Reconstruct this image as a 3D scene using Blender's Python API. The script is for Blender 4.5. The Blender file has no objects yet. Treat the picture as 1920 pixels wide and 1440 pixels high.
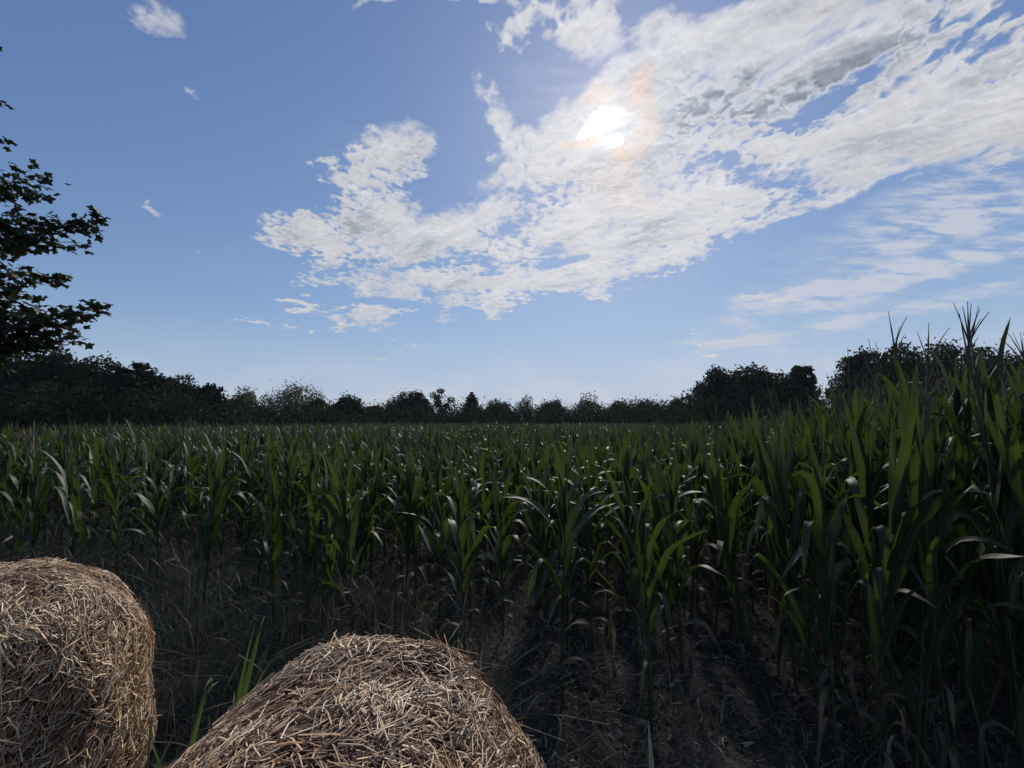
import bpy, math, random
import numpy as np
from mathutils import Vector, Matrix

random.seed(7)
RNG = np.random.default_rng(11)
SC = bpy.context.scene
COL = SC.collection
R = math.radians

# ------------------------------------------------------------------ camera
EYE = 2.04
FPX = 805.0                      # focal length in pixels of the 1920 wide photo
PITCH = math.atan(70.0 / FPX)
cam = bpy.data.cameras.new("camera")
cam.sensor_width = 36.0
cam.lens = 36.0 * FPX / 1920.0
cam.clip_start = 0.02
cam.clip_end = 5000
camo = bpy.data.objects.new("camera", cam)
COL.objects.link(camo)
camo.location = (0, 0, EYE)
camo.rotation_euler = (math.pi / 2 + PITCH, 0, 0)
SC.camera = camo

SC.view_settings.view_transform = 'Standard'
SC.view_settings.look = 'None'
SC.view_settings.gamma = 1
SC.view_settings.exposure = 0.0
SC.cycles.max_bounces = 6
SC.cycles.diffuse_bounces = 3
SC.cycles.transmission_bounces = 4
SC.cycles.transparent_max_bounces = 6


def ray(px, py):
    """direction (x/y, z/y) of a photo pixel in the world (y is straight ahead)"""
    a = (px - 960) / FPX
    b = (720 - py) / FPX
    y = math.cos(PITCH) - b * math.sin(PITCH)
    z = math.sin(PITCH) + b * math.cos(PITCH)
    return a / y, z / y


def at(px, py, Y):
    u, v = ray(px, py)
    return Vector((u * Y, Y, EYE + v * Y))


# ------------------------------------------------------------------ sun and sky
su, sv = ray(1138, 228)
SUN = Vector((su, 1, sv)).normalized()
SUN_EL = math.asin(SUN.z)
SUN_AZ = math.atan2(SUN.x, SUN.y)
sl = bpy.data.lights.new("sun", 'SUN')
sl.energy = 3.6
sl.angle = R(6.0)
sl.color = (1.0, 0.93, 0.84)
so = bpy.data.objects.new("sun", sl)
COL.objects.link(so)
so.rotation_euler = SUN.to_track_quat('Z', 'Y').to_euler()
so.location = (0, 0, 30)


class NT:
    """terse node building"""
    def __init__(self, tree):
        self.t = tree
        self.n = tree.nodes
        self.l = tree.links

    def node(self, typ, **kw):
        nd = self.n.new(typ)
        for k, v in kw.items():
            setattr(nd, k, v)
        return nd

    def set(self, sock, v):
        if isinstance(v, bpy.types.NodeSocket):
            self.l.new(v, sock)
        elif v is not None:
            sock.default_value = v

    def math(self, op, a, b=None, c=None, clamp=False):
        nd = self.node('ShaderNodeMath', operation=op, use_clamp=clamp)
        for i, v in enumerate((a, b, c)):
            self.set(nd.inputs[i], v)
        return nd.outputs[0]

    def vmath(self, op, a, b=None, scale=None):
        nd = self.node('ShaderNodeVectorMath', operation=op)
        self.set(nd.inputs[0], a)
        if b is not None:
            self.set(nd.inputs[1], b)
        if scale is not None:
            self.set(nd.inputs['Scale'], scale)
        return nd.outputs['Value'] if op in ('LENGTH', 'DOT_PRODUCT', 'DISTANCE') else nd.outputs[0]

    def smooth(self, v, a, b, lo=0.0, hi=1.0):
        nd = self.node('ShaderNodeMapRange', interpolation_type='SMOOTHSTEP')
        self.set(nd.inputs[0], v)
        nd.inputs[1].default_value = a
        nd.inputs[2].default_value = b
        nd.inputs[3].default_value = lo
        nd.inputs[4].default_value = hi
        return nd.outputs[0]

    def noise(self, vec, scale, detail=4, rough=0.55, dist=0.0, col=False, lac=2.0):
        nd = self.node('ShaderNodeTexNoise')
        nd.inputs['Scale'].default_value = scale
        nd.inputs['Detail'].default_value = detail
        nd.inputs['Roughness'].default_value = rough
        nd.inputs['Distortion'].default_value = dist
        nd.inputs['Lacunarity'].default_value = lac
        if vec is not None:
            self.set(nd.inputs['Vector'], vec)
        return nd.outputs['Color'] if col else nd.outputs['Fac']

    def mix(self, f, a, b, blend='MIX'):
        nd = self.node('ShaderNodeMix', data_type='RGBA', blend_type=blend)
        self.set(nd.inputs[0], f)
        self.set(nd.inputs[6], a)
        self.set(nd.inputs[7], b)
        return nd.outputs[2]

    def ramp(self, f, stops):
        nd = self.node('ShaderNodeValToRGB')
        cr = nd.color_ramp
        while len(cr.elements) < len(stops):
            cr.elements.new(0.5)
        for e, (p, c) in zip(cr.elements, stops):
            e.position = p
            e.color = (*c, 1)
        self.set(nd.inputs[0], f)
        return nd.outputs[0]


def build_world():
    w = bpy.data.worlds.new("World")
    SC.world = w
    w.use_nodes = True
    t = NT(w.node_tree)
    t.n.clear()
    out = t.node('ShaderNodeOutputWorld')
    bg = t.node('ShaderNodeBackground')
    t.l.new(bg.outputs[0], out.inputs[0])
    tc = t.node('ShaderNodeTexCoord')
    d = tc.outputs['Generated']
    sep = t.node('ShaderNodeSeparateXYZ')
    t.l.new(d, sep.inputs[0])
    x, y, z = sep.outputs
    sky = t.node('ShaderNodeTexSky', sky_type='NISHITA', sun_disc=False)
    sky.sun_elevation = SUN_EL
    sky.sun_rotation = SUN_AZ
    sky.air_density = 1.0
    sky.dust_density = 0.2
    sky.ozone_density = 3.0
    skyc = t.vmath('SCALE', sky.outputs[0], scale=0.118)
    skyc = t.vmath('MULTIPLY', skyc, (0.91, 1.01, 1.38))
    # soft shoulder, so that the aureole round the sun keeps its blue
    den = t.vmath('ADD', t.vmath('SCALE', skyc, scale=0.75), (1, 1, 1))
    skyc = t.vmath('DIVIDE', skyc, den)

    # directions as slopes about the +Y axis, front half only
    ys = t.math('MAXIMUM', y, 0.05)
    u = t.math('DIVIDE', x, ys)
    v = t.math('DIVIDE', z, ys)
    front = t.smooth(y, 0.05, 0.3)
    cmb = t.node('ShaderNodeCombineXYZ')
    t.l.new(u, cmb.inputs[0]); t.l.new(v, cmb.inputs[1])
    uv = cmb.outputs[0]
    # a flat cloud deck seen in perspective
    zs = t.math('ADD', t.math('MAXIMUM', z, 0.0), 0.10)
    cmb2 = t.node('ShaderNodeCombineXYZ')
    t.l.new(t.math('DIVIDE', x, zs), cmb2.inputs[0])
    t.l.new(t.math('DIVIDE', y, zs), cmb2.inputs[1])
    deck = cmb2.outputs[0]

    # uneven outline: warp the slopes with noise
    wn = t.noise(deck, 2.6, 6, 0.62, col=True)
    wv = t.vmath('SCALE', t.vmath('SUBTRACT', wn, (0.5, 0.5, 0.5)), scale=0.24)
    uvw = t.vmath('ADD', uv, wv)

    def blobs(items, src):
        acc = None
        for (px, py, rx, ry, rot, wt) in items:
            cu, cv = ray(px, py)
            mp = t.node('ShaderNodeMapping', vector_type='TEXTURE')
            mp.inputs['Location'].default_value = (cu, cv, 0)
            mp.inputs['Rotation'].default_value = (0, 0, R(rot))
            mp.inputs['Scale'].default_value = (rx / FPX * 1.35, ry / FPX * 1.35, 1)
            # (each step waits for the one before: keeps the shader's memory small)
            here = src
            if acc is not None:
                nd = t.node('ShaderNodeVectorMath', operation='MULTIPLY_ADD')
                t.l.new(acc, nd.inputs[0]); nd.inputs[1].default_value = (1e-6, 1e-6, 0); t.l.new(src, nd.inputs[2])
                here = nd.outputs[0]
            t.l.new(here, mp.inputs['Vector'])
            g = t.smooth(t.vmath('LENGTH', mp.outputs[0]), 0.0, 1.5, wt, 0.0)
            acc = g if acc is None else t.math('ADD', acc, g)
        return acc

    main = [
        (728, 305, 48, 85, -32, .9), (775, 255, 16, 30, -20, .45), (660, 355, 52, 24, 35, .6), (690, 430, 150, 55, -8, 1.0), (590, 440, 70, 42, -15, .8),
        (820, 445, 130, 50, -10, .9), (890, 400, 70, 40, 25, .45), (860, 526, 215, 28, 1, 1.0), (1010, 543, 110, 18, 6, .8),
        (930, 395, 90, 45, 25, .35), (1060, 330, 130, 85, 10, 1.0), (1000, 440, 180, 60, 8, .95), (1170, 400, 170, 80, 15, 1.0),
        (1320, 390, 110, 50, 22, .85), (1130, 470, 150, 45, 15, .8), (985, 275, 50, 50, -30, .85), (955, 235, 24, 40, 35, .75), (925, 190, 20, 45, 40, .55),
        (1090, 240, 75, 40, 38, .8), (1170, 165, 40, 45, 40, .6), (1190, 270, 110, 80, 10, .9),
        (1300, 180, 130, 110, 25, 1.0), (1430, 130, 190, 100, 22, 1.1), (1540, 290, 240, 50, 12, 1.0), (1350, 270, 130, 60, 8, .7),
        (1660, 240, 200, 55, 30, .9), (1740, 255, 210, 60, 18, .95), (1450, 270, 120, 40, 10, .7), (1600, 60, 210, 60, 22, .85), (1860, 180, 120, 90, 30, .85), (1800, 40, 210, 60, 22, .95), (1480, 30, 150, 50, 20, .7), (1880, 110, 120, 60, 25, .7), (1700, 130, 90, 40, 35, .6),
        (1950, 250, 120, 60, 20, .7),
        (970, 45, 38, 70, -25, .75), (890, 5, 60, 14, 0, .5), (1095, 40, 60, 52, 30, .85), (1225, 45, 45, 24, 40, .55), (1165, 100, 18, 14, 0, .4),
        (720, 2, 60, 10, 10, .5), (275, 28, 85, 26, -32, .48), (345, 155, 18, 10, -60, .42), (275, 390, 22, 6, -38, .36), (615, 297, 26, 9, -30, .45),
        (385, 455, 18, 7, -35, .35), (360, 490, 40, 6, -20, .3),
        (562, 584, 34, 6, 2, .7), (470, 603, 28, 7, -3, .65), (690, 598, 52, 11, 3, .7), (620, 589, 30, 5, -5, .4), (862, 575, 45, 8, 6, .6), (925, 583, 28, 6, -6, .55), (838, 591, 22, 4, 3, .5),
        (1490, 372, 52, 14, 24, .7), (1480, 402, 24, 6, 18, .6), (1630, 345, 34, 9, 24, .6), (1345, 640, 50, 14, 6, .6), (1435, 568, 36, 7, 0, .6), (715, 664, 42, 5, 2, .45),
        (910, 675, 18, 5, 20, .4), (1285, 545, 30, 4, 0, .35), (1740, 330, 60, 14, 22, .4),
    ]
    gaps = [                                          # the blue gaps between
        (1600, 150, 120, 15, 40, .9), (1500, 228, 75, 14, 25, .9), (1760, 100, 100, 12, 35, .5), (1405, 318, 85, 22, -4, 1.0), (1430, 235, 60, 9, -15, .5),
        (1060, 506, 46, 13, 0, 1.1), (1290, 285, 50, 9, 5, .5), (876, 310, 54, 70, 0, 1.2), (835, 385, 45, 34, -30, .6), (1160, 408, 30, 12, 10, .5), (1000, 395, 66, 26, 30, .6), (1020, 455, 46, 16, 0, .6), (940, 445, 40, 12, 10, .35), (1230, 240, 40, 14, 20, .25),
        (870, 488, 130, 14, -3, .95), (770, 500, 60, 12, 0, .5), (560, 370, 80, 35, 0, .8), (1230, 330, 45, 10, 10, .35), (1700, 285, 50, 9, 15, .4), (1710, 330, 60, 8, 15, .3), (1820, 270, 60, 8, 20, .4),
    ]
    cov = blobs(main, uvw)
    gap = blobs(gaps, uvw)
    # puffs and wisps of the deck: stretched, detailed noise
    rot = t.node('ShaderNodeMapping', vector_type='TEXTURE')
    rot.inputs['Rotation'].default_value = (0, 0, R(-55))
    rot.inputs['Scale'].default_value = (1.7, 1.0, 1)
    t.l.new(deck, rot.inputs[0])
    dk = rot.outputs[0]
    f1 = t.noise(dk, 4.2, 8, 0.60, 0.25)
    f1b = t.noise(t.vmath('ADD', dk, (-0.030, 0.020, 0)), 4.2, 4, 0.55, 0.25)
    dp = t.vmath('MULTIPLY', deck, (1.15, 1.0, 1.0))
    f2 = t.noise(dp, 23.0, 4, 0.55, 0.4)
    f2b = t.noise(t.vmath('ADD', dp, (SUN.x * 0.006, SUN.y * 0.012, 0)), 23.0, 3, 0.5, 0.4)
    f3 = t.noise(dk, 3.2, 5, 0.55, 0.3)
    gran = t.smooth(t.noise(deck, 1.9, 3, 0.5), 0.38, 0.62, 0.35, 2.0)
    fb = t.math('ADD', t.math('MULTIPLY', t.math('SUBTRACT', f1, 0.5), 2.6), t.math('MULTIPLY', t.math('MULTIPLY', t.math('SUBTRACT', f2, 0.5), 1.35), gran))
    # a few clouds in the rest of the sky as well
    other = t.smooth(t.noise(deck, 0.9, 3, 0.5), 0.52, 0.72, 0.0, 0.8)
    covall = t.math('ADD', t.math('MULTIPLY', cov, front), t.math('MULTIPLY', other, t.math('SUBTRACT', 1.0, front)))
    covs = t.math('SUBTRACT', 1.0, t.math('EXPONENT', t.math('MULTIPLY', covall, -2.2)))
    covs = t.math('SUBTRACT', covs, t.math('MULTIPLY', t.math('MULTIPLY', gap, front), 0.72))
    dens = t.math('ADD', covs, t.math('MULTIPLY', fb, t.smooth(covs, -0.05, 0.35)))
    alpha = t.smooth(dens, 0.27, 0.88)
    dark = blobs([(1142, 240, 24, 14, 20, 1.2), (1330, 165, 100, 55, 30, .9), (1490, 150, 150, 60, 20, 1.0), (1230, 430, 80, 20, 22, .7), (760, 452, 80, 20, -12, .6), (1700, 60, 120, 40, 20, .5), (1850, 200, 100, 40, 25, .4)], uvw)
    thick = t.math('MULTIPLY', t.smooth(dens, 0.65, 1.10), t.math('ADD', t.math('MULTIPLY', t.smooth(f3, 0.48, 0.66), 0.6), t.math('MULTIPLY', dark, t.smooth(f3, 0.30, 0.60))), clamp=True)

    # thin high streaks, lower right, and the pale veil over the horizon
    cirrus = [(1820, 345, 180, 34, 20, .9), (1620, 470, 200, 50, 18, .6), (1800, 420, 160, 26, 14, .85), (1790, 488, 290, 18, 13, 1.4), (1560, 560, 190, 22, 13, 1.4), (1560, 615, 240, 15, 14, 1.4), (1420, 568, 50, 9, 4, 1.2), (1350, 640, 70, 14, 6, 1.2),
              (1900, 540, 90, 40, 10, .5), (1700, 690, 300, 40, 5, .5), (1900, 380, 160, 30, 20, .6), (1060, 150, 160, 70, 10, .35), (520, 480, 200, 40, 5, .15), (640, 270, 90, 60, 20, .2)]
    cmap = t.node('ShaderNodeMapping')
    cmap.inputs['Rotation'].default_value = (0, 0, R(-14))
    cmap.inputs['Scale'].default_value = (1.0, 5.0, 1)
    t.l.new(uv, cmap.inputs[0])
    cn = t.noise(cmap.outputs[0], 7.0, 8, 0.68, 0.3)
    cwarp = t.vmath('ADD', uv, t.vmath('SCALE', wv, scale=0.5))
    cden = t.math('MULTIPLY', t.math('MULTIPLY', blobs(cirrus, cwarp), front), t.smooth(cn, 0.28, 0.74))
    calpha = t.math('MULTIPLY', t.smooth(cden, 0.0, 0.85), 0.90)
    cum = t.smooth(t.noise(t.vmath('MULTIPLY', uv, (1, 2.2, 1)), 5.5, 7, 0.55), 0.40, 0.62)
    az = t.smooth(u, -0.9, 0.3, 0.50, 1.0)
    veil = t.math('MULTIPLY', t.smooth(z, 0.21, 0.0), az)
    veil = t.math('MULTIPLY', veil, t.math('ADD', t.math('MULTIPLY', cum, 0.5), 0.42))

    # light: distance from the sun
    dot = t.vmath('DOT_PRODUCT', d, tuple(SUN))
    ang = t.math('ARCCOSINE', t.math('MINIMUM', dot, 0.999999))
    lobe = lambda deg: t.math('EXPONENT', t.math('MULTIPLY', t.math('POWER', t.math('DIVIDE', ang, R(deg)), 2.0), -1.0))
    wide, mid_, core = lobe(26), lobe(6.5), lobe(2.0)
    relief = t.math('ADD', t.math('MULTIPLY', t.math('SUBTRACT', f2b, f2), 0.42), t.math('MULTIPLY', t.math('SUBTRACT', f1b, f1), 0.55))
    relief = t.math('MULTIPLY', relief, t.smooth(dens, 0.4, 0.9))
    lum = t.math('ADD', t.math('ADD', 0.62, t.math('MULTIPLY', wide, 0.13)), relief)
    lum = t.math('SUBTRACT', lum, t.math('MULTIPLY', t.math('MULTIPLY', thick, t.math('SUBTRACT', 1.0, t.math('MULTIPLY', mid_, 0.6))), 0.34))
    grey = t.mix(thick, (0.975, 0.985, 1.03, 1), (0.80, 0.92, 1.08, 1))
    fringe = blobs([(1195, 150, 34, 26, 40, .9), (1085, 268, 30, 14, 35, .9), (1172, 292, 34, 18, 20, 1.0), (1215, 225, 26, 50, 10, .7), (1120, 165, 24, 14, 30, .7), (1150, 350, 90, 40, 0, .45)], uvw)
    warm = t.mix(t.math('MULTIPLY', fringe, 0.9, clamp=True), grey, (1.20, 0.98, 0.84, 1))
    ccol = t.vmath('SCALE', warm, scale=lum)
    base = t.mix(t.smooth(z, 0.26, -0.02, 0.0, 0.75), skyc, (0.33, 0.45, 0.63, 1))
    col = t.mix(veil, base, (0.60, 0.65, 0.72, 1))
    col = t.mix(calpha, col, (0.56, 0.60, 0.69, 1))
    col = t.mix(t.math('MULTIPLY', alpha, 0.95), col, ccol)
    # the sun itself, breaking through thin places of the cloud
    thin = t.smooth(t.noise(dk, 9.0, 6, 0.6, 0.4), 0.40, 0.60, 0.02, 1.0)
    breach = blobs([(1128, 212, 50, 19, 40, 1.15), (1151, 263, 15, 13, 0, 1.0), (1092, 250, 16, 8, 40, .6)], t.vmath('ADD', uv, t.vmath('SCALE', wv, scale=0.45)))
    breach = t.math('MULTIPLY', breach, t.math('ADD', 0.35, thin))
    glare = t.math('ADD', t.math('MULTIPLY', t.smooth(breach, 0.18, 1.30), 2.2), t.math('MULTIPLY', t.math('MULTIPLY', core, t.math('ADD', 0.15, thin)), 0.20))
    soft = t.math('MULTIPLY', t.math('MULTIPLY', lobe(3.8), 0.20), 1.0)
    add = t.vmath('ADD', t.vmath('SCALE', (1.0, 0.95, 0.88), scale=glare), t.vmath('SCALE', (1.0, 0.90, 0.80), scale=soft))
    add = t.vmath('ADD', add, t.vmath('SCALE', (1.0, 0.86, 0.90), scale=t.math('MULTIPLY', lobe(14), 0.05)))
    col = t.vmath('ADD', col, add)
    t.l.new(col, bg.inputs[0])
    bg.inputs[1].default_value = 1.0
    w.cycles.sampling_method = 'MANUAL'
    w.cycles.sample_map_resolution = 1024


build_world()

# ------------------------------------------------------------------ mesh helpers


def mesh_from(name, V, F, mat=None, uv=None, rnd=None, smooth=True, mats=None, mi=None):
    """V (n,3); F (m,4) or (m,3) vertex indices (or a list of both kinds); uv per vertex (n,2); rnd per vertex"""
    me = bpy.data.meshes.new(name)
    V = np.asarray(V, dtype=np.float32).reshape(-1, 3)
    Fs = F if isinstance(F, list) else [F]
    Fs = [np.asarray(f, dtype=np.int32) for f in Fs if len(f)]
    nl = sum(f.size for f in Fs)
    nf = sum(len(f) for f in Fs)
    me.vertices.add(len(V)); me.vertices.foreach_set('co', V.ravel())
    me.loops.add(nl); me.polygons.add(nf)
    li = np.concatenate([f.ravel() for f in Fs])
    sizes = np.concatenate([np.full(len(f), f.shape[1], dtype=np.int32) for f in Fs])
    starts = np.concatenate([[0], np.cumsum(sizes)[:-1]]).astype(np.int32)
    me.loops.foreach_set('vertex_index', li)
    me.polygons.foreach_set('loop_start', starts)
    me.polygons.foreach_set('use_smooth', np.full(nf, smooth, dtype=bool))
    if uv is not None:
        l = me.uv_layers.new(name='UVMap')
        l.data.foreach_set('uv', np.asarray(uv, dtype=np.float32)[li].ravel())
    if rnd is not None:
        a = me.attributes.new('rnd', 'FLOAT', 'POINT')
        a.data.foreach_set('value', np.asarray(rnd, dtype=np.float32))
    for m in (mats or ([mat] if mat else [])):
        me.materials.append(m)
    if mi is not None:
        me.polygons.foreach_set('material_index', np.asarray(mi, dtype=np.int32))
    me.update(calc_edges=True)
    me.validate()
    return me


class Acc:
    """collects quads / tris with uv and rnd"""
    def __init__(self):
        self.V, self.Q, self.T, self.U, self.N = [], [], [], [], []
        self.n = 0

    def add(self, V, Q=None, U=None, r=0.5, T=None):
        V = np.asarray(V, dtype=np.float32).reshape(-1, 3)
        if Q is not None and len(Q):
            self.Q.append(np.asarray(Q, dtype=np.int32) + self.n)
        if T is not None and len(T):
            self.T.append(np.asarray(T, dtype=np.int32) + self.n)
        self.V.append(V)
        self.U.append(np.zeros((len(V), 2)) if U is None else np.asarray(U).reshape(-1, 2))
        self.N.append(np.full(len(V), r) if np.isscalar(r) else np.asarray(r).ravel())
        self.n += len(V)

    def arrays(self):
        V = np.concatenate(self.V); U = np.concatenate(self.U); N = np.concatenate(self.N)
        Q = np.concatenate(self.Q) if self.Q else np.zeros((0, 4), np.int32)
        T = np.concatenate(self.T) if self.T else np.zeros((0, 3), np.int32)
        return V, Q, T, U, N

    def mesh(self, name, mat, smooth=True):
        V, Q, T, U, N = self.arrays()
        return mesh_from(name, V, [Q, T], mat, U, N, smooth)


def grid_faces(k, c):
    """quads of a k x c vertex grid"""
    i = np.arange(k - 1)[:, None] * c + np.arange(c - 1)[None, :]
    i = i.ravel()
    return np.stack([i, i + 1, i + c + 1, i + c], 1)


def many_faces(n, k, c):
    f = grid_faces(k, c)
    return (f[None] + (np.arange(n) * k * c)[:, None, None]).reshape(-1, 4)


def tube(acc, P, rad, seg=8, r=0.5):
    P = np.asarray([tuple(p) for p in P], dtype=float)
    k = len(P)
    d = np.gradient(P, axis=0)
    d /= np.linalg.norm(d, axis=1)[:, None] + 1e-9
    ref = np.array([0.31, 0.17, 0.93]) if abs(d[0][2]) < 0.8 else np.array([0.95, 0.2, 0.1])
    s = np.cross(d, ref); s /= np.linalg.norm(s, axis=1)[:, None] + 1e-9
    b = np.cross(d, s)
    a = np.linspace(0, 2 * math.pi, seg + 1)
    rad = np.asarray(rad, dtype=float)
    V = P[:, None] + rad[:, None, None] * (np.cos(a)[None, :, None] * s[:, None] + np.sin(a)[None, :, None] * b[:, None])
    U = np.stack(np.meshgrid(np.linspace(0, 1, seg + 1), np.linspace(0, 1, k)), -1)
    acc.add(V, grid_faces(k, seg + 1), U, r)


def link(name, me, parent=None, loc=None):
    o = bpy.data.objects.new(name, me)
    COL.objects.link(o)
    if parent is not None:
        o.parent = parent
    if loc is not None:
        o.location = loc
    return o


def tag(o, label=None, cat=None, group=None, kind=None):
    if label: o['label'] = label
    if cat: o['category'] = cat
    if group: o['group'] = group
    if kind: o['kind'] = kind
    return o


# ------------------------------------------------------------------ materials


def new_mat(name):
    m = bpy.data.materials.new(name)
    m.use_nodes = True
    t = NT(m.node_tree)
    t.n.clear()
    out = t.node('ShaderNodeOutputMaterial')
    return m, t, out


def leaf_material(name, dark, light, trans, tfac=0.35, rough=0.42, midrib=None, spec=0.5, vary=1.3, dry=None):
    m, t, out = new_mat(name)
    geo = t.node('ShaderNodeNewGeometry')
    at_ = t.node('ShaderNodeAttribute', attribute_name='rnd')
    n = t.noise(geo.outputs['Position'], vary, 3, 0.6)
    f = t.math('ADD', t.math('MULTIPLY', t.smooth(n, 0.3, 0.7), 0.5), t.math('MULTIPLY', at_.outputs['Fac'], 0.5))
    c = t.mix(f, (*dark, 1), (*light, 1))
    if midrib is not None:
        uvn = t.node('ShaderNodeUVMap')
        sp = t.node('ShaderNodeSeparateXYZ'); t.l.new(uvn.outputs[0], sp.inputs[0])
        e = t.math('ABSOLUTE', t.math('SUBTRACT', sp.outputs[0], 0.5))
        c = t.mix(t.smooth(e, 0.07, 0.02), c, (*midrib, 1))
        vein = t.math('SINE', t.math('MULTIPLY', sp.outputs[0], 95.0))
        c = t.mix(t.math('MULTIPLY', t.smooth(vein, 0.2, 1.0), 0.22), c, (*light, 1))
        if dry is not None:
            # dry tips and a few dry margins
            dn = t.noise(geo.outputs['Position'], 9.0, 4, 0.6)
            edge = t.math('ADD', t.math('MULTIPLY', e, 0.9), t.math('MULTIPLY', sp.outputs[1], 0.55))
            k = t.math('ADD', edge, t.math('MULTIPLY', t.math('SUBTRACT', dn, 0.5), 1.4))
            c = t.mix(t.smooth(k, 0.78, 0.95), c, (*dry, 1))
    p = t.node('ShaderNodeBsdfPrincipled')
    t.set(p.inputs['Base Color'], c)
    p.inputs['Roughness'].default_value = rough
    p.inputs['Specular IOR Level'].default_value = spec
    tr = t.node('ShaderNodeBsdfTranslucent')
    t.set(tr.inputs['Color'], t.mix(f, tuple(0.6 * q for q in trans) + (1,), (*trans, 1)))
    mx = t.node('ShaderNodeMixShader')
    mx.inputs[0].default_value = tfac
    t.l.new(p.outputs[0], mx.inputs[1]); t.l.new(tr.outputs[0], mx.inputs[2])
    t.l.new(mx.outputs[0], out.inputs[0])
    return m


def plain_material(name, a, b, scale=8.0, rough=0.85, spec=0.2, detail=5, bump=0.0, useattr=False):
    m, t, out = new_mat(name)
    geo = t.node('ShaderNodeNewGeometry')
    n = t.noise(geo.outputs['Position'], scale, detail, 0.6)
    f = t.smooth(n, 0.3, 0.7)
    if useattr:
        at_ = t.node('ShaderNodeAttribute', attribute_name='rnd')
        f = t.math('ADD', t.math('MULTIPLY', f, 0.3), t.math('MULTIPLY', at_.outputs['Fac'], 0.7))
    c = t.mix(f, (*a, 1), (*b, 1))
    p = t.node('ShaderNodeBsdfPrincipled')
    t.set(p.inputs['Base Color'], c)
    p.inputs['Roughness'].default_value = rough
    p.inputs['Specular IOR Level'].default_value = spec
    if bump:
        bp = t.node('ShaderNodeBump')
        bp.inputs['Strength'].default_value = bump
        t.l.new(n, bp.inputs['Height'])
        t.l.new(bp.outputs[0], p.inputs['Normal'])
    t.l.new(p.outputs[0], out.inputs[0])
    return m


M_CORN = leaf_material('corn_leaf', (0.011, 0.026, 0.014), (0.025, 0.050, 0.022), (0.10, 0.16, 0.018), 0.24, 0.58, (0.08, 0.105, 0.055), 0.4, 1.3, (0.12, 0.10, 0.055))
M_CORNDRY = leaf_material('dry_corn_leaf', (0.06, 0.052, 0.034), (0.15, 0.13, 0.09), (0.16, 0.12, 0.06), 0.25, 0.6, None, 0.3, 6.0)
M_STALK = plain_material('corn_stalk', (0.022, 0.036, 0.014), (0.05, 0.065, 0.028), 14, 0.5, 0.4)
M_TASSEL = plain_material('corn_tassel', (0.075, 0.062, 0.042), (0.14, 0.112, 0.075), 20, 0.8, 0.2)
M_EAR = plain_material('corn_ear', (0.05, 0.075, 0.03), (0.10, 0.12, 0.05), 20, 0.6, 0.3)
M_STRAW = None
M_GRASS = leaf_material('dry_grass', (0.042, 0.050, 0.032), (0.165, 0.17, 0.125), (0.11, 0.12, 0.07), 0.3, 0.6, None, 0.25, 2.0)
M_GREENGRASS = leaf_material('green_grass', (0.015, 0.026, 0.012), (0.04, 0.055, 0.022), (0.07, 0.10, 0.02), 0.3, 0.5, None, 0.3, 2.0)
M_SHOOT = leaf_material('young_shoot_leaf', (0.04, 0.075, 0.018), (0.075, 0.12, 0.03), (0.15, 0.22, 0.035), 0.36, 0.45, (0.15, 0.2, 0.08), 0.4, 4.0)
M_GREYLEAF = leaf_material('grey_leaf', (0.15, 0.17, 0.15), (0.24, 0.25, 0.22), (0.10, 0.12, 0.06), 0.25, 0.5, (0.22, 0.22, 0.18), 0.4, 4.0)
M_LITTER = plain_material('straw_litter', (0.07, 0.06, 0.05), (0.34, 0.31, 0.27), 30, 0.8, 0.2, useattr=True)
M_DEADLEAF = leaf_material('dead_leaf', (0.10, 0.09, 0.072), (0.30, 0.28, 0.24), (0.15, 0.13, 0.1), 0.2, 0.6, None, 0.25, 6.0)
M_BARK = plain_material('bark', (0.03, 0.025, 0.02), (0.07, 0.06, 0.048), 9, 0.9, 0.1, 6, 0.4)


def straw_material():
    m, t, out = new_mat('straw')
    at_ = t.node('ShaderNodeAttribute', attribute_name='rnd')
    geo = t.node('ShaderNodeNewGeometry')
    n = t.noise(geo.outputs['Position'], 5.0, 4, 0.6)
    f = t.math('ADD', at_.outputs['Fac'], t.math('MULTIPLY', t.math('SUBTRACT', n, 0.5), 0.5))
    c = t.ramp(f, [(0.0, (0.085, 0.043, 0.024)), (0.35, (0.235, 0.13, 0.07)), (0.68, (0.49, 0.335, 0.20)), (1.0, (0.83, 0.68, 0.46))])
    p = t.node('ShaderNodeBsdfPrincipled')
    t.set(p.inputs['Base Color'], c)
    p.inputs['Roughness'].default_value = 0.5
    p.inputs['Specular IOR Level'].default_value = 0.35
    t.l.new(p.outputs[0], out.inputs[0])
    return m


M_STRAW = straw_material()
M_CORE = plain_material('bale_core', (0.035, 0.024, 0.017), (0.12, 0.08, 0.055), 60, 0.9, 0.1, 8, 0.8)


def ground_material():
    m, t, out = new_mat('soil')
    geo = t.node('ShaderNodeNewGeometry')
    P = geo.outputs['Position']
    n1 = t.noise(P, 1.1, 6, 0.6)
    n2 = t.noise(P, 22.0, 8, 0.7)
    c = t.mix(t.smooth(n1, 0.3, 0.7), (0.027, 0.026, 0.024, 1), (0.056, 0.053, 0.048, 1))
    c = t.mix(t.smooth(n2, 0.45, 0.75), c, (0.09, 0.086, 0.079, 1))
    p = t.node('ShaderNodeBsdfPrincipled')
    t.set(p.inputs['Base Color'], c)
    p.inputs['Roughness'].default_value = 0.95
    p.inputs['Specular IOR Level'].default_value = 0.1
    bp = t.node('ShaderNodeBump')
    bp.inputs['Strength'].default_value = 0.7
    bp.inputs['Distance'].default_value = 0.06
    t.l.new(n2, bp.inputs['Height'])
    t.l.new(bp.outputs[0], p.inputs['Normal'])
    t.l.new(p.outputs[0], out.inputs[0])
    return m


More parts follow.
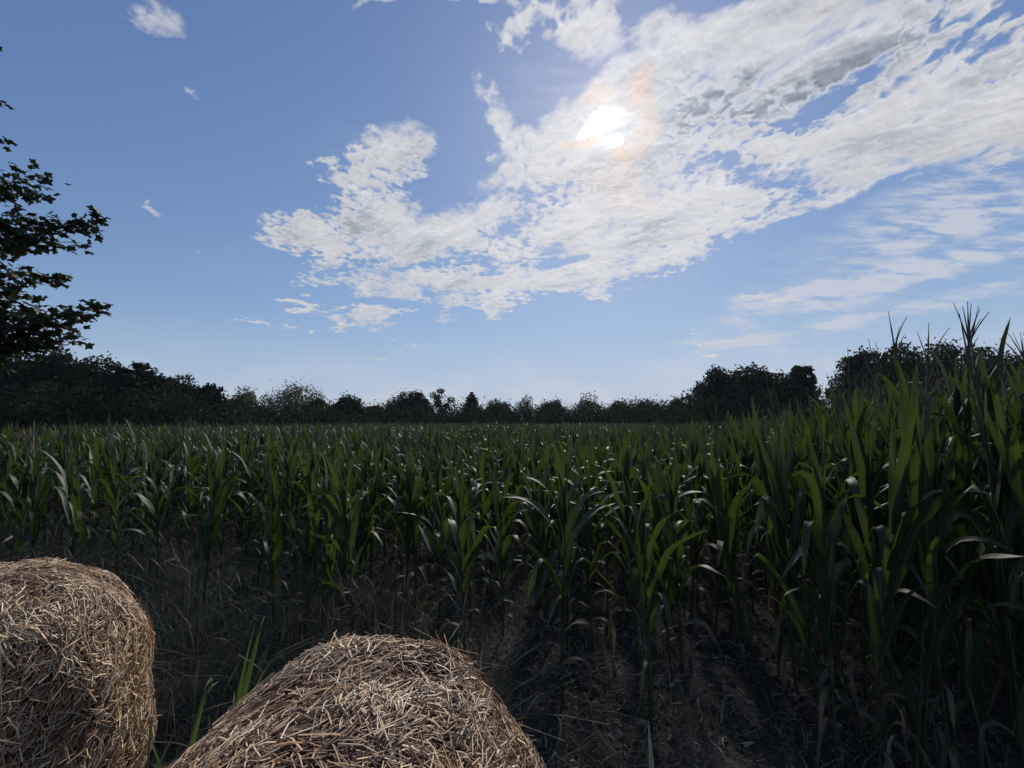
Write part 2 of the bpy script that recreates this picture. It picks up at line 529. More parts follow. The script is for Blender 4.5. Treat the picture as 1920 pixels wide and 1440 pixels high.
M_SOIL = ground_material()


def vnoise(x, y, s=1.0):
    return (np.sin(x * 1.7 * s + 1.3) * np.cos(y * 2.3 * s + .4) + np.sin(x * 4.1 * s + y * 3.3 * s) * .5 + np.sin(-x * 7.7 * s + y * 9.1 * s + 2.) * .25) / 1.75


def ground_z(x, y):
    """small bumps near the camera, level far away"""
    r = np.sqrt(x * x + y * y)
    k = np.clip(1.4 - r / 30, 0, 1)
    return k * (0.035 * vnoise(x, y) + 0.012 * vnoise(x, y, 5.0))


def build_ground():
    g = np.concatenate([-np.geomspace(260, 14.3, 22), np.linspace(-14, 14, 225), np.geomspace(14.3, 260, 22)])
    X, Y = np.meshgrid(g, g)
    V = np.stack([X, Y, ground_z(X, Y)], -1).reshape(-1, 3)
    me = mesh_from('ground', V, grid_faces(len(g), len(g)), M_SOIL)
    tag(link('ground', me), kind='structure')


build_ground()

# ------------------------------------------------------------------ corn


def corn_leaf(acc, base, phi, L, W, th0, bend, s0=0.5, sharp=0.3, fold=0.30, wave=0.12, roll=0.0, segs=12, cols=5, r=0.5, rg=random):
    s = np.linspace(0, 1, segs + 1)
    k = np.clip((s - (s0 - sharp)) / (2 * sharp), 0, 1)
    k = k * k * (3 - 2 * k)
    th = th0 - bend * (0.75 * k + 0.25 * s)
    ds = L / segs
    hx = np.concatenate([[0], np.cumsum(np.cos(th[:-1]) * ds)])
    hz = np.concatenate([[0], np.cumsum(np.sin(th[:-1]) * ds)])
    ph = phi + 0.35 * (rg.random() - .5) * s
    P = np.stack([base[0] + np.cos(ph) * hx, base[1] + np.sin(ph) * hx, base[2] + hz], -1)
    T = np.gradient(P, axis=0); T /= np.linalg.norm(T, axis=1)[:, None] + 1e-9
    S = np.stack([-np.sin(ph), np.cos(ph), np.zeros_like(ph)], -1)
    N = np.cross(T, S)
    rr = roll * s
    S2 = S * np.cos(rr)[:, None] + N * np.sin(rr)[:, None]
    N2 = np.cross(T, S2)
    w = W * 0.5 * np.clip(0.55 + 1.6 * s, 0, 1) * (1 - s ** 2.6) ** 0.9 + 0.0008
    tt = np.linspace(-1, 1, cols)
    p1, p2 = rg.random() * 6.3, rg.random() * 6.3
    fr = rg.uniform(9, 15)
    edge = np.where(tt[None] > 0, np.sin(s[:, None] * fr + p1), np.sin(s[:, None] * fr * 1.1 + p2)) * (np.abs(tt)[None] ** 2) * wave
    lift = fold * np.abs(tt)[None] * (1 - 0.6 * s[:, None]) + edge
    V = P[:, None] + tt[None, :, None] * w[:, None, None] * S2[:, None] + (lift * w[:, None])[..., None] * N2[:, None]
    U = np.stack(np.meshgrid((tt + 1) / 2, s), -1)
    acc.add(V, grid_faces(segs + 1, cols), U, r)


def corn_variant(seed, tassel, lod=0):
    """a corn plant about 1.7 m tall: (stalk, leaves, dry leaves, tassel, ear) accumulators"""
    rg = random.Random(seed)
    segs, cols = ((12, 5), (6, 3), (3, 2))[lod]
    H = 1.32
    st, lv, dr, ta, ea = Acc(), Acc(), Acc(), Acc(), Acc()
    lean = (rg.uniform(-.04, .04), rg.uniform(-.04, .04))

    def pos(z):
        q = z / H
        return (lean[0] * q * q * 2, lean[1] * q * q * 2, z)
    nn = (14, 6, 2)[lod]
    zs = np.linspace(-0.05, H * (1.0 if not tassel else 1.21), nn)
    tube(st, [pos(z) for z in zs], [0.0145 * (1 - 0.72 * max(0, z) / H) for z in zs], (7, 4, 3)[lod])
    az0 = rg.uniform(0, 2 * math.pi)
    n = rg.randint(11, 13) if lod < 2 else 7
    for i in range(n):
        f = i / (n - 1)
        z = (0.14 if not tassel else 0.07) * H + f * H * (0.82 if not tassel else 0.88)
        phi = az0 + math.pi * i + rg.gauss(0, 0.28)
        mid = 1 - abs(f - 0.55) * 1.1
        L = (0.42 + 0.36 * mid) * rg.uniform(0.88, 1.12)
        W = (0.050 + 0.036 * mid) * rg.uniform(0.85, 1.15) * (1, 1.05, 1.35)[lod] * (0.82 if tassel else 1.0)
        if f < 0.28 and lod < 2 and rg.random() < 0.85:
            corn_leaf(dr, pos(z), phi, L * 0.75, W * 0.55, R(rg.uniform(10, 50)), R(rg.uniform(90, 140)), 0.3, 0.25, 0.5, 0.5, rg.uniform(-2, 2), max(segs - 3, 3), 3 if lod == 0 else 2, rg.random(), rg)
            continue
        th0 = R(rg.uniform(58, 74) + 13 * f + (5 if tassel else 0))
        kink = rg.random() < 0.46
        if f > 0.86:
            bend, s0, sh = R(rg.uniform(2, 40)), 0.7, 0.3
            L *= 0.95 if not tassel else 0.72
            th0 = R(rg.uniform(72, 88))
        elif kink:
            bend, s0, sh = R(rg.uniform(115, 165)), rg.uniform(0.42, 0.66), rg.uniform(0.07, 0.14)
        else:
            bend, s0, sh = R(rg.uniform(35, 115)), rg.uniform(0.5, 0.72), 0.34
        corn_leaf(lv, pos(z), phi, L, W, th0, bend, s0, sh, 0.32, 0.27, rg.uniform(-.9, .9), segs, cols, rg.random(), rg)
    if lod < 2 and not tassel:
        # the whorl of rolled young leaves that stands up in the middle
        for k in range(rg.randint(2, 3)):
            corn_leaf(lv, pos(H * 0.93), rg.uniform(0, 6.3), rg.uniform(0.34, 0.5), 0.045, R(rg.uniform(80, 89)), R(rg.uniform(0, 25)), 0.8, .2, 0.8, 0.05, 0.3, segs, cols, rg.random(), rg)
    if tassel:
        top = pos(H * 1.20)
        zt = top[2]
        hgt = rg.uniform(0.30, 0.40)
        m = 8 if lod == 0 else 3
        q = np.linspace(0, 1, m)
        tube(ta, [(top[0] + .02 * a, top[1], zt - .05 + hgt * a) for a in q], [0.0095 * (1 - .85 * a) * (1 + .35 * (i % 2)) for i, a in enumerate(q)], (6, 3, 3)[lod])
        for b in range(rg.randint(5, 8) if lod == 0 else 3):
            ph = rg.uniform(0, 6.3)
            lb = rg.uniform(0.13, 0.22)
            sp = rg.uniform(0.25, 0.75)
            zb = zt + rg.uniform(-.02, .09)
            pts = [(top[0] + math.cos(ph) * lb * sp * a, top[1] + math.sin(ph) * lb * sp * a, zb + lb * (a - 0.35 * sp * a * a)) for a in np.linspace(0, 1, 6 if lod == 0 else 3)]
            tube(ta, pts, np.linspace(0.0046, 0.0014, len(pts)) * (1 + .3 * (np.arange(len(pts)) % 2)), 5 if lod == 0 else 3)
    if tassel and lod == 0:
        zc = 0.52 * H
        ph = az0 + rg.choice((0, math.pi))
        pts = [(pos(zc)[0] + math.cos(ph) * (0.012 + 0.075 * a), pos(zc)[1] + math.sin(ph) * (0.012 + .075 * a), zc + 0.21 * a) for a in np.linspace(0, 1, 8)]
        tube(ea, pts, [0.008, .02, .025, .026, .025, .022, .015, .004], 8)
    return st, lv, dr, ta, ea


VARS = []            # near meshes
for i in range(18):
    tas = i >= 10
    st, lv, dr, ta, ea = corn_variant(100 + i, tas, 0)
    d = {'stalk': st.mesh('stalk', M_STALK), 'leaves': lv.mesh('leaves', M_CORN)}
    if dr.n: d['dry_leaves'] = dr.mesh('dry_leaves', M_CORNDRY)
    if ta.n: d['tassel'] = ta.mesh('tassel', M_TASSEL)
    if ea.n: d['ear'] = ea.mesh('ear', M_EAR)
    VARS.append(d)
NPLAIN, NTAS = 10, 8


def lod_variants(lod, n, seed):
    out = []
    for i in range(n):
        parts = corn_variant(seed + i, i >= n // 2, lod)
        V, Q, U, N, MI = [], [], [], [], []
        off = 0
        for k, a in enumerate(parts):
            if not a.n: continue
            v, q, _, u, nn = a.arrays()
            V.append(v); Q.append(q + off); U.append(u); N.append(nn); MI.append(np.full(len(q), k))
            off += len(v)
        out.append([np.concatenate(z) for z in (V, Q, U, N, MI)])
    return out


# the edge of the field runs obliquely: far on the left, close on the right
E0 = np.array([0.75, 3.22])
ED = np.array([1.0, -0.39]); ED /= np.linalg.norm(ED)
EN = np.array([-ED[1], ED[0]])          # into the field


def corn_height(x, y):
    """height factor over the field: knee-deep start on the left, tall on the right"""
    sm = lambda a, b, q: (lambda k: k * k * (3 - 2 * k))(np.clip((q - a) / (b - a), 0, 1))
    ratio = x / np.maximum(y, 0.3)
    h = 0.92 + 0.02 * vnoise(x * .5, y * .5) + 0.07 * sm(0.2, 0.6, ratio) * sm(60, 8, y)
    h = h + 0.06 * sm(0.15, 0.5, ratio) * sm(60, 8, y) + 0.36 * sm(0.34, 1.10, ratio) * sm(60, 6, y) + 0.05 * sm(1.6, 3.0, x) * sm(6, 2, y)
    h = h + 0.06 * sm(-0.5, -1.1, ratio)
    return h


def sample_rows(r0, r1, spacing, pitch, tmin, tmax, drop=0.0):
    pts = []
    for r in range(r0, r1):

        t = np.arange(tmin, tmax, pitch) + RNG.uniform(0, pitch)
        t = t + RNG.normal(0, pitch * 0.2, len(t))
        q = E0[None] + t[:, None] * ED[None] + (r * spacing + RNG.normal(0, 0.045, len(t)))[:, None] * EN[None]
        keep = RNG.random(len(t)) > drop
        pts.append(q[keep])
    return np.concatenate(pts)


near = []
rows = sample_rows(0, 1, 0.72, 0.20, -14, 9, 0.55)
rows1 = sample_rows(1, 3, 0.72, 0.20, -20, 12, 0.28)
rows2 = sample_rows(3, 24, 0.72, 0.19, -26, 16, 0.06)
rows3 = sample_rows(0, 9, 0.72, 0.14, 1.2, 16, 0.05)      # the stand is thicker on the right
rows3 = rows3[rows3[:, 0] / np.maximum(rows3[:, 1], .05) > 0.62]
P = np.concatenate([rows, rows1, rows2, rows3])
ratio = P[:, 0] / np.maximum(P[:, 1], .05)
ok = (P[:, 1] > 0.5) & (np.abs(ratio) < 1.45 + 0.6 / np.maximum(P[:, 1], .3)) & (P[:, 1] < 16)
P = P[ok]
# the bare lane in front of the right hand corn
lane = (P[:, 0] > 0.95) & (P[:, 0] < 1.75) & (P[:, 1] < 3.6)
P = P[~lane]
P = P[~((P[:, 0] > 1.2) & (P[:, 1] < 1.6) & (P[:, 0] < 1.95))]
dist = np.hypot(P[:, 0], P[:, 1])
vis = np.abs(P[:, 0] / np.maximum(P[:, 1], .05)) < 1.28
score = np.where(vis, dist, dist + 100)
order = np.argsort(score)
N_IND = 298
near_pts = P[order[:N_IND]]
mid_pts = P[order[N_IND:]]


def corn_label(x, y, hgt, tas):
    px = 960 + x / y * FPX
    return px


EMP = {}
corn_objs = []
for i, (x, y) in enumerate(near_pts):
    h = float(corn_height(x, y)) * (random.gauss(1, 0.06) + (0.12 if random.random() < .1 else 0))
    tall = h > 1.22
    tas = random.random() < (0.42 if tall else (0.22 if x < -3 else 0.06))
    d = VARS[NPLAIN + random.randrange(NTAS)] if tas else VARS[random.randrange(NPLAIN)]
    e = bpy.data.objects.new('corn_plant', None)
    COL.objects.link(e)
    e.empty_display_size = 0.2
    e.location = (x, y, float(ground_z(x, y)))
    lean = random.gauss(0, 0.05) - (0.10 if x > 1.7 else 0)
    e.rotation_euler = (random.gauss(0, 0.05), lean, random.uniform(0, 6.28))
    e.rotation_mode = 'XYZ'
    w = (0.92 + 0.12 * random.random()) * (1.0 - 0.26 * min(1, max(0, (x / y - 0.42) / 0.3)))
    if tall and not tas: h *= 0.93
    e.scale = (w * (0.6 + 0.4 * h), w * (0.6 + 0.4 * h), h)
    for nm, me in d.items():
        link(nm, me, e)
    corn_objs.append((e, x, y, h, tas))


def scatter(name, pts, variants, mats, hf, wscale=1.0, label=None, cat=None, leanx=0.0):
    """one object holding many plants (merged copies of the variants)"""
    VV, QQ, UU, NN, MM = [], [], [], [], []
    off = 0
    which = RNG.integers(0, len(variants), len(pts))
    h = hf(pts[:, 0], pts[:, 1]) * (RNG.normal(1, 0.06, len(pts)) + (RNG.random(len(pts)) < .10) * 0.14)
    a = RNG.uniform(0, 2 * math.pi, len(pts))
    lx, ly = RNG.normal(leanx, .05, len(pts)), RNG.normal(0, .05, len(pts))
    gz = ground_z(pts[:, 0], pts[:, 1])
    for k, (V, Q, U, N, MI) in enumerate(variants):
        idx = np.where(which == k)[0]
        if not len(idx): continue
        ca, sa = np.cos(a[idx])[:, None], np.sin(a[idx])[:, None]
        s = ((0.6 + 0.4 * h[idx]) * wscale * (1 - 0.22 * np.clip((pts[idx, 0] / pts[idx, 1] - .42) / .3, 0, 1)))[:, None]
        z = V[None, :, 2] * h[idx][:, None]
        X = (V[None, :, 0] * ca - V[None, :, 1] * sa) * s + pts[idx, 0][:, None] + lx[idx][:, None] * z
        Y = (V[None, :, 0] * sa + V[None, :, 1] * ca) * s + pts[idx, 1][:, None] + ly[idx][:, None] * z
        VV.append(np.stack([X, Y, z + gz[idx][:, None]], -1).reshape(-1, 3))
        QQ.append((Q[None] + (np.arange(len(idx)) * len(V))[:, None, None]).reshape(-1, 4) + off)
        UU.append(np.tile(U, (len(idx), 1)))
        NN.append(np.clip(np.tile(N, len(idx)) + np.repeat(RNG.normal(0, .12, len(idx)), len(N)), 0, 1))
        MM.append(np.tile(MI, len(idx)))
        off += len(V) * len(idx)
    me = mesh_from(name, np.concatenate(VV), np.concatenate(QQ), None, np.concatenate(UU), np.concatenate(NN), True, mats, np.concatenate(MM))
    return tag(link(name, me), label, cat, None, 'stuff')


CM = [M_STALK, M_CORN, M_CORNDRY, M_TASSEL, M_EAR]
LOD1 = lod_variants(1, 16, 300)
LOD2 = lod_variants(2, 12, 400)


def far_edge(x, y):
    """how deep the field goes in a direction"""
    rt = x / np.maximum(y, 0.1)
    return np.where(rt < -0.7, 40, np.where(rt < -0.35, 40 + (rt + .7) / .35 * 22, np.where(rt < 0.38, 80, np.where(rt < .5, 62, 48))))


Pb = sample_rows(20, 130, 0.75, 0.34, -120, 90, 0.05)
ok = (Pb[:, 1] >= 16) & (np.abs(Pb[:, 0] / Pb[:, 1]) < 1.4) & (Pb[:, 1] < far_edge(Pb[:, 0], Pb[:, 1]))
Pb = Pb[ok]
keep = RNG.random(len(Pb)) < np.clip(38 / Pb[:, 1], 0.25, 1)
Pb = Pb[keep]
m30 = Pb[:, 1] < 26
print('corn', len(near_pts), len(mid_pts), m30.sum(), (~m30).sum())
scatter('corn_crop', np.concatenate([mid_pts, Pb[m30]]), LOD1, CM, corn_height, 1.0, 'dense green corn crop filling the field behind the front rows', 'corn crop', -0.02)
scatter('distant_corn_crop', Pb[~m30], LOD2, CM, corn_height, 1.25, 'far part of the corn crop reaching to the tree line', 'corn crop')

# ------------------------------------------------------------------ straw bales


def straw_strands(P, N, T, L, W, rg, tilt=0.25, curl=0.12):
    """bent flat straws at points P, normals N, directions T; returns verts, quads, rnd"""
    n = len(P)
    B = np.cross(N, T); B /= np.linalg.norm(B, axis=1)[:, None] + 1e-9
    k = 3
    s = np.linspace(-0.5, 0.5, k)
    up = rg.normal(0, tilt, n)
    cv = rg.normal(0, curl, n)
    bow = rg.uniform(0.0, 0.10, n)
    C = P[:, None] + (s[None, :, None] * L[:, None, None]) * T[:, None] \
        + (s[None] * L[:, None] * up[:, None] - bow[:, None] * L[:, None] * (4 * s[None] ** 2))[..., None] * N[:, None] \
        + (cv[:, None] * L[:, None] * (4 * s[None] ** 2 - .5))[..., None] * B[:, None]
    # triangular section
    a = rg.uniform(0, 6.28, n)
    ring = []
    for j in range(4):
        an = a + j % 3 * 2.0944
        ring.append(np.cos(an)[:, None] * B + 0.6 * np.sin(an)[:, None] * N)
    ring = np.stack(ring, 1)
    V = C[:, :, None] + ring[:, None] * (W * 0.5)[:, None, None, None]
    return V.reshape(-1, 3), many_faces(n, k, 4)


def bale_mesh(rad, length, nstraw, seed, axis_tangent=0.5, er=0.10, flare=0.0):
    """round bale with its axis along z, centred on the origin; rounded edges and a straw-covered skin"""
    rg = np.random.default_rng(seed)
    prof = [(0.0, length / 2)]
    for q in np.linspace(0, math.pi / 2, 9):
        prof.append((rad - er + er * math.sin(q), length / 2 - er + er * math.cos(q)))
    prof = prof[:1] + [((rad - er) * .5, length / 2 + .01), ((rad - er) * .85, length / 2 + .004)] + prof[1:]
    prof = prof + [(r_, -z_) for r_, z_ in prof[::-1]]
    k = len(prof); seg = 64
    a = np.linspace(0, 2 * math.pi, seg + 1)
    pr = np.array(prof)
    bump = 1 + 0.018 * np.sin(3 * a + seed) + 0.012 * np.sin(7 * a + 2 * seed) + 0.008 * np.sin(13 * a)
    bump[-1] = bump[0]
    V = np.stack([pr[:, 0:1] * np.cos(a) * bump, pr[:, 0:1] * np.sin(a) * bump, np.repeat(pr[:, 1:2], seg + 1, 1)], -1) * 0.965
    Vc = V.reshape(-1, 3)
    Qc = grid_faces(k, seg + 1)
    # straws: on the barrel, on both ends and round the edges, by area
    n = nstraw
    A_side = 2 * math.pi * rad * length; A_end = math.pi * rad * rad
    kind = rg.random(n) * (A_side + 2 * A_end)
    th = rg.uniform(0, 2 * math.pi, n)
    bm = 1 + 0.018 * np.sin(3 * th + seed) + 0.012 * np.sin(7 * th + 2 * seed) + 0.008 * np.sin(13 * th)
    side = kind < A_side
    zz = rg.uniform(-length / 2, length / 2, n)
    rr = rad * np.sqrt(rg.random(n))
    sgn = np.where(rg.random(n) < .5, 1., -1.)
    rho = np.where(side, rad, rr)
    z = np.where(side, zz, sgn * length / 2)
    # rounded edge: push points on the corner onto the fillet
    dr = np.maximum(rho - (rad - er), 0); dz = np.maximum(np.abs(z) - (length / 2 - er), 0)
    corner = (dr > 0) & (dz > 0)
    l = np.hypot(dr, dz) + 1e-9
    nr = np.where(side, 1.0, 0.0); nz = np.where(side, 0.0, np.sign(z))
    nr = np.where(corner, dr / l, nr); nz = np.where(corner, dz / l * np.sign(z), nz)
    rho = np.where(corner, rad - er + er * nr, rho)
    z = np.where(corner, np.sign(z) * (length / 2 - er) + er * nz, z)
    rho = rho * bm
    er_ = np.stack([np.cos(th), np.sin(th), 0 * th], 1)
    et = np.stack([-np.sin(th), np.cos(th), 0 * th], 1)
    ez = np.array([[0, 0, 1.0]])
    P = er_ * rho[:, None] + ez * z[:, None]
    N = er_ * nr[:, None] + ez * nz[:, None]
    G = np.cross(N, et)                               # along the profile
    # clumps share a direction
    cl = np.sin(th * 9 + z * 11 + seed) + np.sin(th * 5 - z * 17 + rho * 13)
    ang = rg.normal(0, 0.75, n) + cl * 0.65 + axis_tangent
    T = et * np.cos(ang)[:, None] + G * np.sin(ang)[:, None]
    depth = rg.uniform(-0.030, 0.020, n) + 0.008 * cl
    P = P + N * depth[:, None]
    L = rg.lognormal(math.log(0.060), 0.52, n)
    W = rg.uniform(0.0024, 0.0062, n)
    tl = np.where(rg.random(n) < 0.06, 0.55, 0.16)
    Vs, Qs = straw_strands(P, N, T, L, W, rg, 1.0)
    # tilt per strand is folded in through a second pass of small random normals
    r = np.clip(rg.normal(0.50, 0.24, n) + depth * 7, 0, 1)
    for q in (Vc, Vs):                                # settled: a little wider at the foot
        k_ = 1 - flare * q[:, 2] / (length / 2)
        q[:, 0] *= k_; q[:, 1] *= k_
    return Vc, Qc, Vs, Qs, r, len(Qc)


def straw_bale(rad, length, nstraw, seed, M, tang, er=0.10, flare=0.0):
    Vc, Qc, Vs, Qs, r, nc = bale_mesh(rad, length, nstraw, seed, tang, er, flare)
    V = np.concatenate([Vc, Vs])
    Mx = np.array(M)
    V = V @ Mx[:3, :3].T + Mx[:3, 3]
    Q = np.concatenate([Qc, Qs + len(Vc)])
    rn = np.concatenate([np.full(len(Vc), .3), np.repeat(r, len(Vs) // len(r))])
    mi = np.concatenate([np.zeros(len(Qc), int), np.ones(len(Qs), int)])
    return mesh_from('straw_bale', V, Q, None, None, rn, True, [M_CORE, M_STRAW], mi)


_tilt0 = straw_strands


def straw_strands(P, N, T, L, W, rg, tilt=0.25, curl=0.10):
    t = np.where(rg.random(len(P)) < 0.03, 0.40, 0.07)
    return _tilt0(P, N, T, L, W, rg, t, curl)


# the lying bale in front: its far end shows as the round hump
BR = 0.625
farY = 1.70
c = Vector((-0.468, farY, 0))
yaw = 0.073
axis = Vector((math.sin(yaw), math.cos(yaw), 0))
cen = c - axis * 0.60 + Vector((0, 0, 0))
cen.z = BR + 0.0
M1 = Matrix.Translation((0, 0, 0)) @ (axis.to_track_quat('Z', 'Y').to_matrix().to_4x4())
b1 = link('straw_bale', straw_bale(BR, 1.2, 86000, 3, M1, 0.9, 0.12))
b1.location = cen
tag(b1, 'round straw bale lying on its side, nearest the viewer, its curved back humped up', 'straw bale', 'round straw bales at the field edge')
# the upright bale on the left
c2 = Vector((-2.50, 2.06, 0.65))
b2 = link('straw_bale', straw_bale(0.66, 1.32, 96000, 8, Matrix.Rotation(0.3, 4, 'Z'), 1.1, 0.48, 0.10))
b2.location = c2
tag(b2, 'upright round straw bale cut off by the left edge, shaded drooping side', 'straw bale', 'round straw bales at the field edge')

# ------------------------------------------------------------------ grass, litter and weeds


def blades(name, pts, hmin, hmax, wmin, wmax, lean, mat, label, cat, segs=5, heads=0.0):
    n = len(pts)
    h = RNG.uniform(hmin, hmax, n); w = RNG.uniform(wmin, wmax, n)
    a = RNG.uniform(0, 6.28, n)
    le = np.abs(RNG.normal(0, lean, n))
    s = np.linspace(0, 1, segs)
    hor = h[:, None] * le[:, None] * s[None] ** 2
    ver = h[:, None] * (s[None] - 0.35 * np.clip(le, 0, 1.6)[:, None] * s[None] ** 2.2)
    C = np.stack([pts[:, 0][:, None] + np.cos(a)[:, None] * hor, pts[:, 1][:, None] + np.sin(a)[:, None] * hor,
                  ground_z(pts[:, 0], pts[:, 1])[:, None] - .01 + ver], -1)
    b = a + RNG.normal(math.pi / 2, 0.5, n)
    S = np.stack([np.cos(b), np.sin(b), 0 * b], -1)
    ww = w[:, None] * 0.5 * (1 - s[None] ** 1.6) + 0.0004
    if heads:
        hd = RNG.random(n) < heads
        ww = ww + hd[:, None] * (0.007 * np.exp(-((s[None] - 0.88) / 0.09) ** 2))
    V = np.stack([C - ww[..., None] * S[:, None], C + ww[..., None] * S[:, None]], 2).reshape(-1, 3)
    r = np.repeat(np.clip(RNG.normal(.45, .25, n), 0, 1), segs * 2)
    me = mesh_from(name, V, many_faces(n, segs, 2), mat, np.zeros((len(V), 2)), r, True)
    return tag(link(name, me), label, cat, None, 'stuff')


def edge_dist(p):
    return (p - E0[None]) @ EN


def region(n, x0, x1, y0, y1):
    p = np.stack([RNG.uniform(x0, x1, n), RNG.uniform(y0, y1, n)], 1)
    return p


def off_bales(p):
    d2 = np.hypot(p[:, 0] - c2.x, p[:, 1] - c2.y) > 0.62
    ax = np.array([axis.x, axis.y]); q = p - np.array([cen.x, cen.y])
    al = q @ ax; ac = q @ np.array([ax[1], -ax[0]])
    return p[d2 & ~((np.abs(al) < .62) & (np.abs(ac) < .45))]


g = off_bales(region(60000, -9, 5, 0.6, 9))
e = edge_dist(g)
cl = vnoise(g[:, 0] * 1.3, g[:, 1] * 1.3)
pz = np.where(e < 0.1, 0.55 + 0.5 * cl, 0.30 + .3 * cl) * np.where(g[:, 0] > 0.1, 0.22, 1.0) * np.where(e > 2.2, 0.5, 1)
g = g[RNG.random(len(g)) < pz]
blades('dry_grass', g, 0.10, 0.44, 0.003, 0.007, 1.1, M_GRASS, 'matted dry grass along the edge of the corn field', 'grass')
g = off_bales(region(12000, -6, -0.2, 1.6, 6.5)); e = edge_dist(g)
g = g[(e < 0.5) & (RNG.random(len(g)) < 0.45 + .6 * vnoise(g[:, 0], g[:, 1]))]
blades('tall_dry_grass', g, 0.35, 0.80, 0.002, 0.0045, 0.6, M_GRASS, 'tall seeding grass between the bales and the corn', 'grass', 7, 0.6)
g = off_bales(region(16000, -7, 3, 0.8, 7)); e = edge_dist(g)
g = g[(e < 0.3) & (RNG.random(len(g)) < 0.4 + .6 * vnoise(g[:, 0] * .8 + 3, g[:, 1] * .8))]
blades('green_grass', g, 0.06, 0.30, 0.003, 0.007, 0.6, M_GREENGRASS, 'short dark green grass under the dry grass', 'grass')

# crumbled clods of soil
g = off_bales(region(9000, -7, 5, 0.6, 7))
n = len(g)
oc = np.array([[1, 0, 0], [0, 1, 0], [-1, 0, 0], [0, -1, 0], [0, 0, .8], [0, 0, -.8]], float)
ot = np.array([[0, 1, 4], [1, 2, 4], [2, 3, 4], [3, 0, 4], [1, 0, 5], [2, 1, 5], [3, 2, 5], [0, 3, 5]])
V = oc[None] * RNG.uniform(.6, 1.4, (n, 6, 1)) * RNG.lognormal(math.log(.014), .5, n)[:, None, None]
a = RNG.uniform(0, 6.28, n)[:, None]
V = np.stack([V[..., 0] * np.cos(a) - V[..., 1] * np.sin(a) + g[:, :1], V[..., 0] * np.sin(a) + V[..., 1] * np.cos(a) + g[:, 1:], V[..., 2] + ground_z(g[:, 0], g[:, 1])[:, None] + .003], -1)
me = mesh_from('soil_clods', V.reshape(-1, 3), (ot[None] + (np.arange(n) * 6)[:, None, None]).reshape(-1, 3), M_SOIL, smooth=False)
tag(link('soil_clods', me), 'small crumbled clods of dry soil on the bare ground', 'soil clods', None, 'stuff')

# curled bits of dead leaf on the ground between the first rows
g = off_bales(region(11000, -9, 4.5, 0.8, 8.5)); e = edge_dist(g)
g = g[RNG.random(len(g)) < 0.35 + .5 * vnoise(g[:, 0] * 2, g[:, 1] * 2)]
n = len(g)
a = RNG.uniform(0, 6.28, n); L = RNG.lognormal(math.log(.10), .45, n); w = RNG.uniform(.004, .013, n)
s_ = np.linspace(0, 1, 5)
c_ = RNG.uniform(-2.2, 2.2, n)[:, None] * s_[None]
cx = np.concatenate([np.zeros((n, 1)), np.cumsum(np.cos(a[:, None] + c_[:, :-1]) * L[:, None] / 4, 1)], 1) + g[:, :1]
cy = np.concatenate([np.zeros((n, 1)), np.cumsum(np.sin(a[:, None] + c_[:, :-1]) * L[:, None] / 4, 1)], 1) + g[:, 1:]
cz = ground_z(g[:, 0], g[:, 1])[:, None] + .012 + np.abs(RNG.normal(0, .5, n))[:, None] * L[:, None] * np.sin(s_ * RNG.uniform(1.5, 3.6, n)[:, None])
C = np.stack([cx, cy, cz], -1)
tw = RNG.uniform(-1.5, 1.5, n)[:, None] + RNG.uniform(-1.5, 1.5, n)[:, None] * s_[None]
S = np.stack([-np.sin(a[:, None] + c_) * np.cos(tw), np.cos(a[:, None] + c_) * np.cos(tw), np.sin(tw)], -1) * (w[:, None] * (1 - .8 * s_[None] ** 2))[..., None]
V = np.stack([C - S, C + S], 2).reshape(-1, 3)
me = mesh_from('dead_leaf_litter', V, many_faces(n, 5, 2), M_DEADLEAF, np.zeros((len(V), 2)), np.repeat(np.clip(RNG.normal(.5, .3, n), 0, 1), 10), True)
tag(link('dead_leaf_litter', me), 'curled pale bits of dead leaf lying between the front corn rows', 'leaf litter', None, 'stuff')

p = off_bales(region(60000, -8, 5, 0.5, 8))
p = p[RNG.random(len(p)) < np.clip(0.9 - 0.09 * p[:, 1], .2, 1)]
n = len(p)
a = RNG.uniform(0, 6.28, n); el = np.abs(RNG.normal(0, .18, n))
T = np.stack([np.cos(a) * np.cos(el), np.sin(a) * np.cos(el), np.sin(el)], 1)
Nn = np.tile([[0, 0, 1.0]], (n, 1)) - T * T[:, 2:3]
Nn /= np.linalg.norm(Nn, axis=1)[:, None]
PP = np.concatenate([p, (ground_z(p[:, 0], p[:, 1]) + RNG.uniform(0.002, 0.02, n))[:, None]], 1)
Vl, Ql = straw_strands(PP, Nn, T, RNG.lognormal(math.log(.05), .45, n), RNG.uniform(.003, .007, n), RNG)
me = mesh_from('straw_litter', Vl, Ql, M_LITTER, None, np.repeat(np.clip(RNG.normal(.4, .3, n), 0, 1), len(Vl) // n), True)
tag(link('straw_litter', me), 'loose straw and chaff littered on the bare soil', 'straw litter', None, 'stuff')


def shoot(name, x, y, leaves, mat, label, cat, group=None, lean=0.0):
    """a young plant: a few upright strap leaves (phi, length, width, start angle, bend)"""
    e = bpy.data.objects.new(name, None); COL.objects.link(e)
    e.location = (x, y, float(ground_z(x, y)))
    e.rotation_euler = (0, lean, 0)
    a = Acc(); s = Acc()
    for k, (phi, L, W, th, bend, s0, sh) in enumerate(leaves):
        corn_leaf(a, (0, 0, 0.02 + .02 * k), R(phi), L, W, R(th), R(bend), s0, sh, 0.4, 0.1, 0.25, 14, 5, 0.35 + 0.15 * k, random.Random(k + int(x * 100)))
    tube(s, [(0, 0, -.03), (0, 0, .05), (0.004, 0, .13)], [.007, .006, .003], 7)
    link('leaves', a.mesh('leaves', mat), e)
    link('stem', s.mesh('stem', M_STALK), e)
    tag(e, label, cat, group)
    return e


